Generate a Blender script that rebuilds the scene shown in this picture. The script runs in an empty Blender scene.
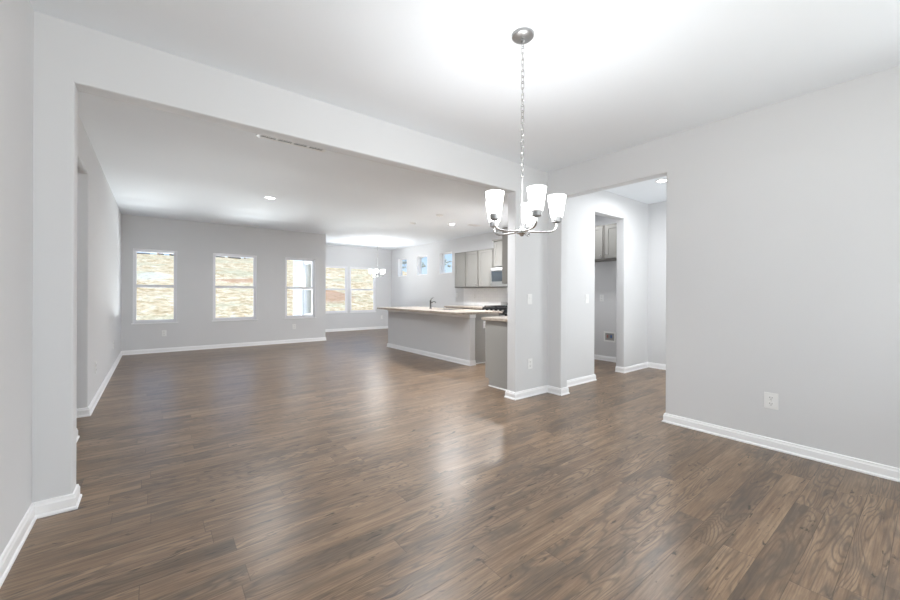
import bpy, bmesh, math, random
from mathutils import Vector, Matrix

random.seed(7)
PI = math.pi
scene = bpy.context.scene
C = scene.collection

# ------------------------------------------------------------------ camera
F_PX, YAW, ROLL, V0, CAM_H = 379.2, math.radians(37.841), -0.004, 293.6, 1.223
fwd = Vector((math.sin(YAW), math.cos(YAW), 0))
r0 = Vector((math.cos(YAW), -math.sin(YAW), 0))
up0 = Vector((0, 0, 1))
rgt = math.cos(ROLL) * r0 - math.sin(ROLL) * up0
upv = math.sin(ROLL) * r0 + math.cos(ROLL) * up0
cam_data = bpy.data.cameras.new('camera')
cam_data.sensor_fit = 'HORIZONTAL'
cam_data.sensor_width = 36.0
cam_data.lens = F_PX / 900 * 36.0
cam_data.shift_y = -(300 - V0) / 900
cam_data.clip_start = 0.02
cam_data.clip_end = 500
cam = bpy.data.objects.new('camera', cam_data)
C.objects.link(cam)
M = Matrix.Identity(4)
for i in range(3):
    M[i][0], M[i][1], M[i][2] = rgt[i], upv[i], -fwd[i]
M[2][3] = CAM_H
cam.matrix_world = M
scene.camera = cam

# ------------------------------------------------------------------ world, sun, exposure
SKY_STRENGTH = 0.9
SUN_STRENGTH = 2.3
FRONT_FILL = 55.0          # lamp added at an invented front window behind the camera
SHADE_GLOW = 3.0         # dining chandelier glass
SIDE_FILL = 25.0  # lamp added at an invented window right of the camera
LAMP_POWER = 5.2         # bulb in each dining chandelier shade
NOOK_POWER = 8.5
CAN_POWER = 48.0          # each recessed ceiling light
HALL_FILL = 27.0  # lamp added at an invented hall window out of view
GROUND_FILL = 275.0            # added area lamps low outside, standing in for light off the ground
EXPOSURE = 0.40

world = bpy.data.worlds.new('world')
scene.world = world
world.use_nodes = True
wn, wl = world.node_tree.nodes, world.node_tree.links
wn.clear()
w_out = wn.new('ShaderNodeOutputWorld')
w_bg = wn.new('ShaderNodeBackground')
w_tc = wn.new('ShaderNodeTexCoord')
w_sep = wn.new('ShaderNodeSeparateXYZ')
w_ramp = wn.new('ShaderNodeValToRGB')
wl.new(w_tc.outputs['Generated'], w_sep.inputs[0])
wl.new(w_sep.outputs['Z'], w_ramp.inputs[0])
e = w_ramp.color_ramp.elements
e[0].position, e[0].color = 0.0, (0.80, 0.90, 1.0, 1)
e[1].position, e[1].color = 0.6, (0.36, 0.56, 0.95, 1)
m_ = e.new(0.12)
m_.color = (0.46, 0.67, 0.98, 1)
wl.new(w_ramp.outputs[0], w_bg.inputs[0])
w_bg.inputs[1].default_value = SKY_STRENGTH
wl.new(w_bg.outputs[0], w_out.inputs[0])

sun_d = bpy.data.lights.new('sun', 'SUN')
sun_d.energy = SUN_STRENGTH
sun_d.angle = math.radians(3)
sun_d.color = (1.0, 0.91, 0.76)
sun = bpy.data.objects.new('sun', sun_d)
C.objects.link(sun)
sun.rotation_euler = Vector((0.12, 0.62, -0.78)).to_track_quat('-Z', 'Y').to_euler()
sun.location = (0, -10, 12)

front_fill_d = bpy.data.lights.new('added_front_fill', 'AREA')
front_fill_d.shape = 'RECTANGLE'
front_fill_d.size, front_fill_d.size_y = 3.0, 1.5
front_fill_d.energy = FRONT_FILL
front_fill_d.color = (0.975, 0.985, 1.0)
front_fill_o = bpy.data.objects.new('added_front_fill', front_fill_d)
C.objects.link(front_fill_o)
front_fill_o.location = (1.45, -1.52, 1.45)
front_fill_o.rotation_euler = Vector((0, 1, 0)).to_track_quat('-Z', 'Z').to_euler()

hd = bpy.data.lights.new('added_hall_fill', 'AREA')
hd.shape = 'RECTANGLE'
hd.size, hd.size_y = 1.3, 1.5
hd.energy = HALL_FILL
hd.color = (0.95, 0.975, 1.0)
ho = bpy.data.objects.new('added_hall_fill', hd)
C.objects.link(ho)
ho.location = (5.2, 0.62, 1.45)
ho.rotation_euler = Vector((0, 1, 0)).to_track_quat('-Z', 'Z').to_euler()

sd_ = bpy.data.lights.new('added_side_fill', 'AREA')
sd_.shape = 'RECTANGLE'
sd_.size, sd_.size_y = 0.85, 1.5
sd_.energy = SIDE_FILL
sd_.color = (0.95, 0.975, 1.0)
so_ = bpy.data.objects.new('added_side_fill', sd_)
C.objects.link(so_)
so_.location = (4.2, -0.62, 1.45)
so_.rotation_euler = Vector((-1, 0, 0)).to_track_quat('-Z', 'Z').to_euler()

for nm, loc, sx, pw in (('added_patio_fill', (0.9, 10.7, 0.1), 3.0, GROUND_FILL * 0.02), ('added_patio_fill', (0.9, 11.8, 0.1), 3.0, GROUND_FILL * 0.10),
                        ('added_patio_fill', (0.9, 13.2, 0.1), 3.2, GROUND_FILL * 0.28), ('added_lawn_fill', (0.5, 15.2, 0.0), 4.0, GROUND_FILL * 0.75), ('added_garden_fill', (5.0, 13.6, 0.1), 2.4, GROUND_FILL * 0.13)):
    ad = bpy.data.lights.new(nm, 'AREA')  # area lamps added below sill level to brighten living room and nook
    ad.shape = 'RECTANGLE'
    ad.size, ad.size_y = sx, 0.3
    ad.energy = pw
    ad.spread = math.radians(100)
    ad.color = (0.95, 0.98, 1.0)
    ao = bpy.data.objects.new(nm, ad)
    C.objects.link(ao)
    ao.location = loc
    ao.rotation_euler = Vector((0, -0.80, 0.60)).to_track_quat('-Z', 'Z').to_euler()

vs = scene.view_settings
scene.display_settings.display_device = 'sRGB'
vs.view_transform = 'Standard'
vs.look = 'None'
vs.gamma = 1
vs.exposure = EXPOSURE
vs.use_curve_mapping = False
scene.cycles.use_denoising = True
scene.cycles.max_bounces = 12
scene.cycles.diffuse_bounces = 12
scene.cycles.sample_clamp_indirect = 6

# ------------------------------------------------------------------ plan of the house (metres)
XL, XR, XK = -0.523, 3.87, 6.546            # left wall, dining right wall, kitchen wall
YS, T = 2.997, 0.13                         # dining / living partition, thickness
YB, YN, XBE = 9.715, 11.791, 3.474          # living back wall, nook back wall, nook left wall
YF = -1.2                                   # front wall behind the camera
H = 2.74
JX, CX = -0.365, 3.285                        # big opening, left and right jamb
HEAD = 2.408
RO0, RO1, RHEAD = 1.605, 2.794, 2.396       # opening in the right wall
DO0, DO1, DHEAD = 4.94, 5.76, 2.398       # laundry doorway
LO0, LO1, LHEAD = 4.42, 5.15, 2.385         # opening in the left wall
HALL0 = 1.0
EXT = 0.15

# ------------------------------------------------------------------ material helpers
class NT:
    def __init__(s, name):
        s.m = bpy.data.materials.new(name)
        s.m.use_nodes = True
        s.n, s.l = s.m.node_tree.nodes, s.m.node_tree.links
        s.n.clear()
        s.out = s.n.new('ShaderNodeOutputMaterial')

    def node(s, typ, **kw):
        nd = s.n.new(typ)
        for k, v in kw.items():
            setattr(nd, k, v)
        return nd

    def put(s, sock, v):
        if isinstance(v, bpy.types.NodeSocket):
            s.l.new(v, sock)
        else:
            sock.default_value = v

    def math(s, op, a, b=None, c=None, clamp=False):
        nd = s.node('ShaderNodeMath', operation=op, use_clamp=clamp)
        s.put(nd.inputs[0], a)
        if b is not None:
            s.put(nd.inputs[1], b)
        if c is not None:
            s.put(nd.inputs[2], c)
        return nd.outputs[0]

    def mix(s, f, a, b, mode='MIX'):
        nd = s.node('ShaderNodeMix', data_type='RGBA', blend_type=mode)
        s.put(nd.inputs[0], f)
        s.put(nd.inputs[6], a)
        s.put(nd.inputs[7], b)
        return nd.outputs[2]

    def ramp(s, v, stops):
        nd = s.node('ShaderNodeValToRGB')
        el = nd.color_ramp.elements
        while len(el) < len(stops):
            el.new(0.5)
        for q, (p, c) in zip(el, stops):
            q.position = p
            q.color = (c, c, c, 1) if isinstance(c, (int, float)) else (*c, 1)
        s.put(nd.inputs[0], v)
        return nd.outputs[0]

    def noise(s, vec, scale, detail=2.0, rough=0.5, w=None, distortion=0.0):
        nd = s.node('ShaderNodeTexNoise')
        if w is not None:
            nd.noise_dimensions = '4D'
            s.put(nd.inputs['W'], w)
        s.put(nd.inputs['Vector'], vec)
        nd.inputs['Scale'].default_value = scale
        nd.inputs['Detail'].default_value = detail
        nd.inputs['Roughness'].default_value = rough
        nd.inputs['Distortion'].default_value = distortion
        return nd.outputs[0]

    def obj(s):
        return s.node('ShaderNodeTexCoord').outputs['Object']

    def pos(s):
        return s.node('ShaderNodeNewGeometry').outputs['Position']

    def xyz(s, v):
        nd = s.node('ShaderNodeSeparateXYZ')
        s.put(nd.inputs[0], v)
        return nd.outputs

    def comb(s, x, y, z):
        nd = s.node('ShaderNodeCombineXYZ')
        for q, v in zip(nd.inputs, (x, y, z)):
            s.put(q, v)
        return nd.outputs[0]

    def bsdf(s, color, rough=0.5, metal=0.0, spec=0.5, bump=None, bump_s=0.1, bump_d=0.002):
        b = s.node('ShaderNodeBsdfPrincipled')
        s.put(b.inputs['Base Color'], color if isinstance(color, bpy.types.NodeSocket) else (*color, 1))
        s.put(b.inputs['Roughness'], rough)
        s.put(b.inputs['Metallic'], metal)
        s.put(b.inputs['Specular IOR Level'], spec)
        if bump is not None:
            bp = s.node('ShaderNodeBump')
            bp.inputs['Strength'].default_value = bump_s
            bp.inputs['Distance'].default_value = bump_d
            s.l.new(bump, bp.inputs['Height'])
            s.l.new(bp.outputs[0], b.inputs['Normal'])
        s.l.new(b.outputs[0], s.out.inputs[0])
        return b


def simple(name, col, rough=0.5, metal=0.0, spec=0.5, var=0.03, nscale=20.0, bump=0.0):
    t = NT(name)
    n = t.noise(t.obj(), nscale, 3.0)
    lo = tuple(c * (1 - var) for c in col)
    hi = tuple(min(1, c * (1 + var)) for c in col)
    t.bsdf(t.mix(n, (*lo, 1), (*hi, 1)), rough, metal, spec, n if bump else None, bump, 0.001)
    return t.m


def emitter(name, col, strength):
    t = NT(name)
    em = t.node('ShaderNodeEmission')
    n = t.noise(t.obj(), 9.0, 1.0)
    t.l.new(t.mix(n, (*[c * 0.97 for c in col], 1), (*col, 1)), em.inputs[0])
    em.inputs[1].default_value = strength
    t.l.new(em.outputs[0], t.out.inputs[0])
    return t.m


def glass(name, tint=(0.97, 0.985, 0.98), refl=0.005):
    t = NT(name)
    a = t.node('ShaderNodeBsdfTransparent')
    a.inputs[0].default_value = (*tint, 1)
    g = t.node('ShaderNodeBsdfGlossy')
    g.inputs['Roughness'].default_value = 0.02
    lw = t.node('ShaderNodeLayerWeight')
    lw.inputs[0].default_value = 0.5
    fac = t.math('ADD', refl, t.math('MULTIPLY', t.math('POWER', lw.outputs[1], 5.0), 0.5))
    mx = t.node('ShaderNodeMixShader')
    t.l.new(fac, mx.inputs[0])
    t.l.new(a.outputs[0], mx.inputs[1])
    t.l.new(g.outputs[0], mx.inputs[2])
    t.l.new(mx.outputs[0], t.out.inputs[0])
    return t.m


def lit_glass(name, strength, through=0.75):
    """thin frosted lamp glass: lets most of the bulb's light out and glows itself"""
    t = NT(name)
    em = t.node('ShaderNodeEmission')
    n = t.noise(t.obj(), 9.0, 1.0)
    t.l.new(t.mix(n, (0.97, 0.97, 0.96, 1), (1, 1, 0.99, 1)), em.inputs[0])
    em.inputs[1].default_value = strength
    tr = t.node('ShaderNodeBsdfTransparent')
    tr.inputs[0].default_value = (through, through, through, 1)
    ad = t.node('ShaderNodeAddShader')
    t.l.new(em.outputs[0], ad.inputs[0])
    t.l.new(tr.outputs[0], ad.inputs[1])
    t.l.new(ad.outputs[0], t.out.inputs[0])
    return t.m


def wood_floor():
    t = NT('plank_floor')
    x, y, z = t.xyz(t.pos())
    W, L = 0.127, 1.22
    yy = t.math('DIVIDE', t.math('SUBTRACT', y, 0.642), W)
    row = t.math('FLOOR', yy)
    fy = t.math('SUBTRACT', yy, row)
    wr = t.node('ShaderNodeTexWhiteNoise', noise_dimensions='1D')
    t.put(wr.inputs['W'], row)
    xx = t.math('ADD', t.math('DIVIDE', x, L), t.math('MULTIPLY', wr.outputs[0], 7.3))
    pl = t.math('FLOOR', xx)
    fx = t.math('SUBTRACT', xx, pl)
    wp = t.node('ShaderNodeTexWhiteNoise', noise_dimensions='2D')
    t.put(wp.inputs['Vector'], t.comb(row, pl, 0.0))
    rnd = wp.outputs[0]
    rc = t.xyz(wp.outputs[1])
    seed = t.math('MULTIPLY', rnd, 40.0)
    # long grain, wavy cathedral grain, dark mineral patches and knots, all seeded per plank
    fine = t.noise(t.comb(t.math('MULTIPLY', x, 4.0), t.math('MULTIPLY', y, 120.0), 0.0), 1.0, 4.0, 0.6, seed)
    mid = t.noise(t.comb(t.math('MULTIPLY', x, 1.5), t.math('MULTIPLY', y, 17.0), 0.0), 1.0, 9.0, 0.72, seed, 0.5)
    warp = t.noise(t.comb(t.math('MULTIPLY', x, 1.1), t.math('MULTIPLY', y, 8.5), 0.0), 1.0, 1.5, 0.5, seed)
    rings = t.math('SINE', t.math('MULTIPLY', t.math('ADD', warp, t.math('MULTIPLY', fine, 0.022)), 150.0))
    rings = t.math('POWER', t.math('MULTIPLY', t.math('ADD', rings, 1.0), 0.5), 3.5)
    ring_mask = t.ramp(rc[1], [(0.25, 0.15), (0.55, 1.0)])
    patch = t.ramp(t.noise(t.comb(t.math('MULTIPLY', x, 1.9), t.math('MULTIPLY', y, 8.0), 0.0), 1.0, 4.0, 0.6, t.math('ADD', seed, 9.0), 0.5),
                   [(0.51, 0.0), (0.62, 1.0)])
    knot = t.ramp(t.noise(t.comb(t.math('MULTIPLY', x, 6.0), t.math('MULTIPLY', y, 24.0), 0.0), 1.0, 3.0, 0.6, t.math('ADD', seed, 21.0), 1.0),
                  [(0.625, 0.0), (0.69, 1.0)])
    tone = t.math('ADD', t.math('MULTIPLY', mid, 0.62), t.math('MULTIPLY', fine, 0.38))
    base = t.ramp(tone, [(0.34, (0.098, 0.058, 0.034)), (0.50, (0.222, 0.145, 0.089)), (0.66, (0.380, 0.268, 0.172))])
    base = t.mix(t.math('MULTIPLY', t.math('MULTIPLY', rings, ring_mask), 0.62), base, (0.075, 0.054, 0.040, 1))
    base = t.mix(t.math('MULTIPLY', patch, 0.60), base, (0.088, 0.067, 0.051, 1))
    base = t.mix(t.math('MULTIPLY', knot, 0.85), base, (0.022, 0.016, 0.012, 1))
    gain = t.math('ADD', 0.86, t.math('MULTIPLY', rnd, 0.28))
    base = t.mix(1.0, base, t.comb(gain, gain, gain), 'MULTIPLY')
    base = t.mix(t.math('MULTIPLY', rc[2], 0.10), base, (0.14, 0.118, 0.10, 1))
    ey = t.math('MULTIPLY', t.math('MINIMUM', fy, t.math('SUBTRACT', 1.0, fy)), W)
    ex = t.math('MULTIPLY', t.math('MINIMUM', fx, t.math('SUBTRACT', 1.0, fx)), L)
    edge = t.math('MINIMUM', ey, ex)
    joint = t.math('SUBTRACT', 1.0, t.math('DIVIDE', edge, 0.0022), clamp=True)
    base = t.mix(t.math('MULTIPLY', joint, 0.65), base, (0.03, 0.022, 0.017, 1))
    hgt = t.math('SUBTRACT', t.math('MULTIPLY', fine, 0.25), joint)
    rough = t.math('ADD', 0.27, t.math('MULTIPLY', mid, 0.12))
    t.bsdf(base, rough, 0.0, 0.62, hgt, 0.25, 0.0012)
    return t.m


def granite():
    t = NT('speckled_granite')
    p = t.obj()
    a = t.noise(p, 60.0, 4.0, 0.7)
    b = t.noise(p, 190.0, 2.0, 0.6)
    c = t.ramp(a, [(0.35, (0.26, 0.20, 0.155)), (0.5, (0.50, 0.43, 0.36)), (0.68, (0.66, 0.59, 0.51))])
    c = t.mix(t.ramp(b, [(0.56, 0.0), (0.64, 0.8)]), c, (0.13, 0.10, 0.09, 1))
    t.bsdf(c, 0.28, 0.0, 0.35)
    return t.m


def subway():
    t = NT('white_subway_tile')
    x, y, z = t.xyz(t.pos())
    br = t.node('ShaderNodeTexBrick')
    t.put(br.inputs['Vector'], t.comb(y, z, 0.0))
    br.inputs['Scale'].default_value = 1.0
    br.inputs['Brick Width'].default_value = 0.152
    br.inputs['Row Height'].default_value = 0.076
    br.inputs['Mortar Size'].default_value = 0.0022
    br.inputs['Color1'].default_value = (0.92, 0.92, 0.92, 1)
    br.inputs['Color2'].default_value = (0.89, 0.89, 0.90, 1)
    br.inputs['Mortar'].default_value = (0.80, 0.80, 0.80, 1)
    t.bsdf(br.outputs[0], 0.18, 0.0, 0.5)
    return t.m


def hillside():
    t = NT('straw_hillside')
    p = t.pos()
    x, y, z = t.xyz(p)
    a = t.noise(p, 0.35, 4.0, 0.6)
    b = t.noise(t.comb(x, t.math('MULTIPLY', y, 1.0), t.math('MULTIPLY', z, 1.6)), 2.2, 6.0, 0.72)
    c = t.noise(t.comb(t.math('MULTIPLY', x, 1.0), y, t.math('MULTIPLY', z, 2.5)), 6.0, 4.0, 0.7)
    straw = t.ramp(b, [(0.36, (0.55, 0.40, 0.23)), (0.5, (0.82, 0.66, 0.43)), (0.62, (0.92, 0.85, 0.68))])
    green = t.mix(c, (0.52, 0.50, 0.30, 1), (0.78, 0.75, 0.58, 1))
    col = t.mix(t.ramp(a, [(0.52, 0.0), (0.64, 0.6)]), straw, green)

    def blob(cx, cy, rx, ry):
        dx = t.math('DIVIDE', t.math('SUBTRACT', x, cx), rx)
        dy = t.math('DIVIDE', t.math('SUBTRACT', y, cy), ry)
        d = t.math('ADD', t.math('MULTIPLY', dx, dx), t.math('MULTIPLY', dy, dy))
        return t.ramp(t.math('ADD', d, t.math('MULTIPLY', t.math('SUBTRACT', b, 0.5), 1.6)), [(0.55, 1.0), (1.0, 0.0)])
    clay = (0.60, 0.33, 0.22, 1)
    col = t.mix(t.math('MULTIPLY', blob(7.9, 22.5, 1.9, 2.2), 0.70), col, clay)
    col = t.mix(t.math('MULTIPLY', blob(4.3, 27.0, 1.6, 0.7), 0.6), col, (0.66, 0.34, 0.22, 1))
    col = t.mix(t.math('MULTIPLY', blob(-0.1, 28.0, 0.9, 1.2), 0.5), col, (0.86, 0.87, 0.80, 1))
    col = t.mix(t.math('MULTIPLY', t.math('GREATER_THAN', c, 0.57), 0.45), col, (0.30, 0.22, 0.12, 1))
    t.bsdf(col, 0.95, 0.0, 0.1)
    return t.m


def siding_mat():
    t = NT('pale_lap_siding')
    x, y, z = t.xyz(t.pos())
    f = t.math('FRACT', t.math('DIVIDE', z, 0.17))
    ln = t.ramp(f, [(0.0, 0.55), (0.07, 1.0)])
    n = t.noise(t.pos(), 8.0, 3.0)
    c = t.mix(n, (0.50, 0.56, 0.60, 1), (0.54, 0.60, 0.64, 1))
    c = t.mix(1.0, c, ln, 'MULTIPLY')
    t.bsdf(c, 0.6, 0.0, 0.3)
    return t.m


MAT = dict(
    wall=simple('grey_wall_paint', (0.700, 0.702, 0.708), 0.75, 0, 0.25, 0.012, 3.0),
    ceiling=simple('white_ceiling_paint', (0.85, 0.88, 0.912), 0.85, 0, 0.2, 0.01, 2.0),
    trim=simple('white_trim_paint', (0.92, 0.92, 0.925), 0.35, 0, 0.45, 0.01, 6.0),
    vinyl=simple('white_window_vinyl', (0.84, 0.84, 0.86), 0.35, 0, 0.4, 0.01, 8.0),
    floor=wood_floor(),
    granite=granite(),
    tile=subway(),
    cabinet=simple('warm_grey_cabinet_paint', (0.275, 0.268, 0.25), 0.42, 0, 0.4, 0.02, 5.0),
    cabinet_gap_shade=simple('gap_shaded_cabinet_grey', (0.21, 0.20, 0.185), 0.5, 0, 0.3, 0.02, 5.0),  # darker body grey stands in for shade in the gaps around doors
    cabinet_panel=simple('grey_cabinet_panel', (0.36, 0.355, 0.335), 0.45, 0, 0.4, 0.02, 5.0),
    nickel=simple('brushed_nickel', (0.62, 0.61, 0.60), 0.22, 1.0, 0.5, 0.04, 60.0),
    steel=simple('stainless_steel', (0.58, 0.58, 0.58), 0.30, 1.0, 0.5, 0.05, 40.0),
    black=simple('black_enamel', (0.012, 0.012, 0.013), 0.3, 0, 0.5, 0.1, 30.0),
    iron=simple('black_cast_iron', (0.02, 0.02, 0.021), 0.6, 0, 0.4, 0.1, 80.0),
    dark_glass=simple('dark_door_glass', (0.045, 0.055, 0.065), 0.08, 0, 0.6, 0.05, 4.0),
    plastic=simple('white_plastic', (0.84, 0.84, 0.83), 0.3, 0, 0.5, 0.01, 15.0),
    slot=simple('dark_slot', (0.03, 0.03, 0.03), 0.7, 0, 0.2, 0.1, 20.0),
    duct=simple('dark_duct_metal', (0.04, 0.04, 0.04), 0.7, 0, 0.2, 0.1, 20.0),
    glass=glass('window_glass'),
    shade=lit_glass('lit_frosted_glass', SHADE_GLOW),
    socket=simple('satin_nickel_socket', (0.30, 0.30, 0.30), 0.45, 0.6, 0.5, 0.1, 60.0),
    canopy=simple('brushed_canopy_metal', (0.42, 0.42, 0.42), 0.35, 0.9, 0.5, 0.06, 90.0),
    chrome=simple('polished_faucet_metal', (0.15, 0.15, 0.155), 0.25, 1.0, 0.5, 0.04, 60.0),
    bulb=emitter('lit_bulb', (1.0, 1.0, 0.98), 4.0),
    lens=emitter('lit_downlight_lens', (1.0, 1.0, 1.0), 14.0),
    hill=hillside(),
    siding=siding_mat(),
    concrete=simple('pale_concrete', (0.62, 0.60, 0.56), 0.9, 0, 0.2, 0.08, 4.0),
    fabric=simple('black_fence_fabric', (0.10, 0.105, 0.11), 0.9, 0, 0.1, 0.2, 3.0),
    wood_post=simple('weathered_wood_post', (0.22, 0.17, 0.12), 0.9, 0, 0.1, 0.2, 9.0),
    bark=simple('grey_bark', (0.38, 0.36, 0.34), 0.95, 0, 0.1, 0.25, 6.0),
    leaf=simple('hazed_pale_foliage', (0.50, 0.56, 0.56), 0.9, 0, 0.1, 0.5, 2.0),  # pale blue grey, distance haze put into the leaf colour
    hose=simple('red_and_blue_valve_plastic', (0.45, 0.20, 0.18), 0.5, 0, 0.3, 0.2, 9.0),
    blue=simple('blue_valve_plastic', (0.10, 0.20, 0.5), 0.5, 0, 0.3, 0.2, 9.0),
)

# ------------------------------------------------------------------ mesh helpers
class MB:
    """collects shapes and links them as one mesh object"""
    def __init__(s):
        s.b = bmesh.new()

    def box(s, x0, x1, y0, y1, z0, z1, bev=0.0, seg=2):
        x0, x1 = sorted((x0, x1)); y0, y1 = sorted((y0, y1)); z0, z1 = sorted((z0, z1))
        g = bmesh.ops.create_cube(s.b, size=1.0)
        vs_ = g['verts']
        for v in vs_:
            v.co = Vector(((x0 + x1) / 2 + v.co.x * (x1 - x0), (y0 + y1) / 2 + v.co.y * (y1 - y0), (z0 + z1) / 2 + v.co.z * (z1 - z0)))
        if bev > 0:
            es = list({ed for v in vs_ for ed in v.link_edges})
            bmesh.ops.bevel(s.b, geom=es, offset=bev, segments=seg, profile=0.5, affect='EDGES', clamp_overlap=True)
        return s

    def lathe(s, prof, origin=(0, 0, 0), axis=(0, 0, 1), n=24, closed=False):
        """prof: (radius, height) pairs along the axis"""
        q = Vector(axis).to_track_quat('Z', 'Y').to_matrix()
        o = Vector(origin)
        rings = []
        for r, h in prof:
            if r < 1e-6:
                rings.append([s.b.verts.new(o + q @ Vector((0, 0, h)))])
            else:
                rings.append([s.b.verts.new(o + q @ Vector((r * math.cos(2 * PI * k / n), r * math.sin(2 * PI * k / n), h))) for k in range(n)])
        pairs = list(zip(rings, rings[1:]))
        if closed:
            pairs.append((rings[-1], rings[0]))
        for A, B in pairs:
            for k in range(n):
                k2 = (k + 1) % n
                if len(A) == 1 and len(B) == 1:
                    continue
                if len(A) == 1:
                    s.b.faces.new((A[0], B[k], B[k2]))
                elif len(B) == 1:
                    s.b.faces.new((A[k], B[0], A[k2]))
                else:
                    s.b.faces.new((A[k], B[k], B[k2], A[k2]))
        return s

    def cyl(s, p0, p1, r, n=16, r2=None):
        p0, p1 = Vector(p0), Vector(p1)
        d = p1 - p0
        r2 = r if r2 is None else r2
        return s.lathe([(0, 0), (r, 0), (r2, d.length), (0, d.length)], p0, d.normalized(), n)

    def tube(s, pts, r, n=10, loop=False):
        pts = [Vector(p) for p in pts]
        rings = []
        N = len(pts)
        prev = None
        for i, p in enumerate(pts):
            if loop:
                tg = (pts[(i + 1) % N] - pts[i - 1]).normalized()
            else:
                tg = (pts[min(i + 1, N - 1)] - pts[max(i - 1, 0)]).normalized()
            if prev is None:
                ref = Vector((0, 0, 1)) if abs(tg.z) < 0.9 else Vector((1, 0, 0))
                u = tg.cross(ref).normalized()
            else:
                u = (prev - tg * prev.dot(tg)).normalized()
            prev = u
            w = tg.cross(u)
            rings.append([s.b.verts.new(p + r * (math.cos(2 * PI * k / n) * u + math.sin(2 * PI * k / n) * w)) for k in range(n)])
        prs = list(zip(rings, rings[1:])) + ([(rings[-1], rings[0])] if loop else [])
        for A, B in prs:
            for k in range(n):
                s.b.faces.new((A[k], A[(k + 1) % n], B[(k + 1) % n], B[k]))
        if not loop:
            s.b.faces.new(list(reversed(rings[0])))
            s.b.faces.new(rings[-1])
        return s

    def frame(s, x0, x1, z0, z1, w, y0, y1, bev=0.0):
        """rectangular ring in the xz plane"""
        s.box(x0, x0 + w, y0, y1, z0, z1, bev)
        s.box(x1 - w, x1, y0, y1, z0, z1, bev)
        s.box(x0 + w, x1 - w, y0, y1, z0, z0 + w, bev)
        s.box(x0 + w, x1 - w, y0, y1, z1 - w, z1, bev)
        return s

    def build(s, name, m, parent=None, smooth=False, loc=None, rotz=0.0):
        bmesh.ops.recalc_face_normals(s.b, faces=s.b.faces[:])
        me = bpy.data.meshes.new(name)
        s.b.to_mesh(me)
        s.b.free()
        me.materials.append(MAT[m] if isinstance(m, str) else m)
        if smooth:
            me.shade_smooth()
            if hasattr(me, 'set_sharp_from_angle'):
                me.set_sharp_from_angle(angle=math.radians(40))
        o = bpy.data.objects.new(name, me)
        C.objects.link(o)
        if parent:
            o.parent = parent
        if loc:
            o.location = loc
        if rotz:
            o.rotation_euler = (0, 0, rotz)
        return o


def tag(o, label, cat, group=None, kind=None):
    o['label'] = label
    o['category'] = cat
    if group:
        o['group'] = group
    if kind:
        o['kind'] = kind
    return o


def thing(name, label, cat, loc=(0, 0, 0), rotz=0.0, group=None):
    o = bpy.data.objects.new(name, None)
    o.empty_display_size = 0.1
    C.objects.link(o)
    o.location = loc
    o.rotation_euler = (0, 0, rotz)
    return tag(o, label, cat, group)


def struct(o, label=None, cat=None):
    o['kind'] = 'structure'
    if label:
        o['label'] = label
        o['category'] = cat
    return o


def dup(root, loc, rotz, label):
    r = root.copy()
    C.objects.link(r)
    r.location = loc
    r.rotation_euler = (0, 0, rotz)
    r['label'] = label
    for ch in list(root.children):
        c = ch.copy()
        C.objects.link(c)
        c.parent = r
        for g in list(ch.children):
            d = g.copy()
            C.objects.link(d)
            d.parent = c
    return r


def cells(A, B, solid, p0, p1, place, bevel_edges=None):
    """solid plate with rectangular holes: grid of cells between breakpoints A, B"""
    A, B = sorted(set(A)), sorted(set(B))
    b = bmesh.new()
    vc = {}

    def V(i, j, k):
        key = (i, j, k)
        if key not in vc:
            vc[key] = b.verts.new(place(A[i], B[j], (p0, p1)[k]))
        return vc[key]
    nA, nB = len(A) - 1, len(B) - 1
    S = [[solid((A[i] + A[i + 1]) / 2, (B[j] + B[j + 1]) / 2) for j in range(nB)] for i in range(nA)]

    def is_solid(i, j):
        return 0 <= i < nA and 0 <= j < nB and S[i][j]
    for i in range(nA):
        for j in range(nB):
            if not S[i][j]:
                continue
            b.faces.new((V(i, j, 0), V(i + 1, j, 0), V(i + 1, j + 1, 0), V(i, j + 1, 0)))
            b.faces.new((V(i, j, 1), V(i, j + 1, 1), V(i + 1, j + 1, 1), V(i + 1, j, 1)))
            for (di, dj, a, c) in ((-1, 0, (i, j), (i, j + 1)), (1, 0, (i + 1, j), (i + 1, j + 1)), (0, -1, (i, j), (i + 1, j)), (0, 1, (i, j + 1), (i + 1, j + 1))):
                if not is_solid(i + di, j + dj):
                    b.faces.new((V(*a, 0), V(*c, 0), V(*c, 1), V(*a, 1)))
    bmesh.ops.recalc_face_normals(b, faces=b.faces[:])
    bmesh.ops.dissolve_limit(b, angle_limit=0.01, verts=b.verts[:], edges=b.edges[:])
    return b


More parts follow.
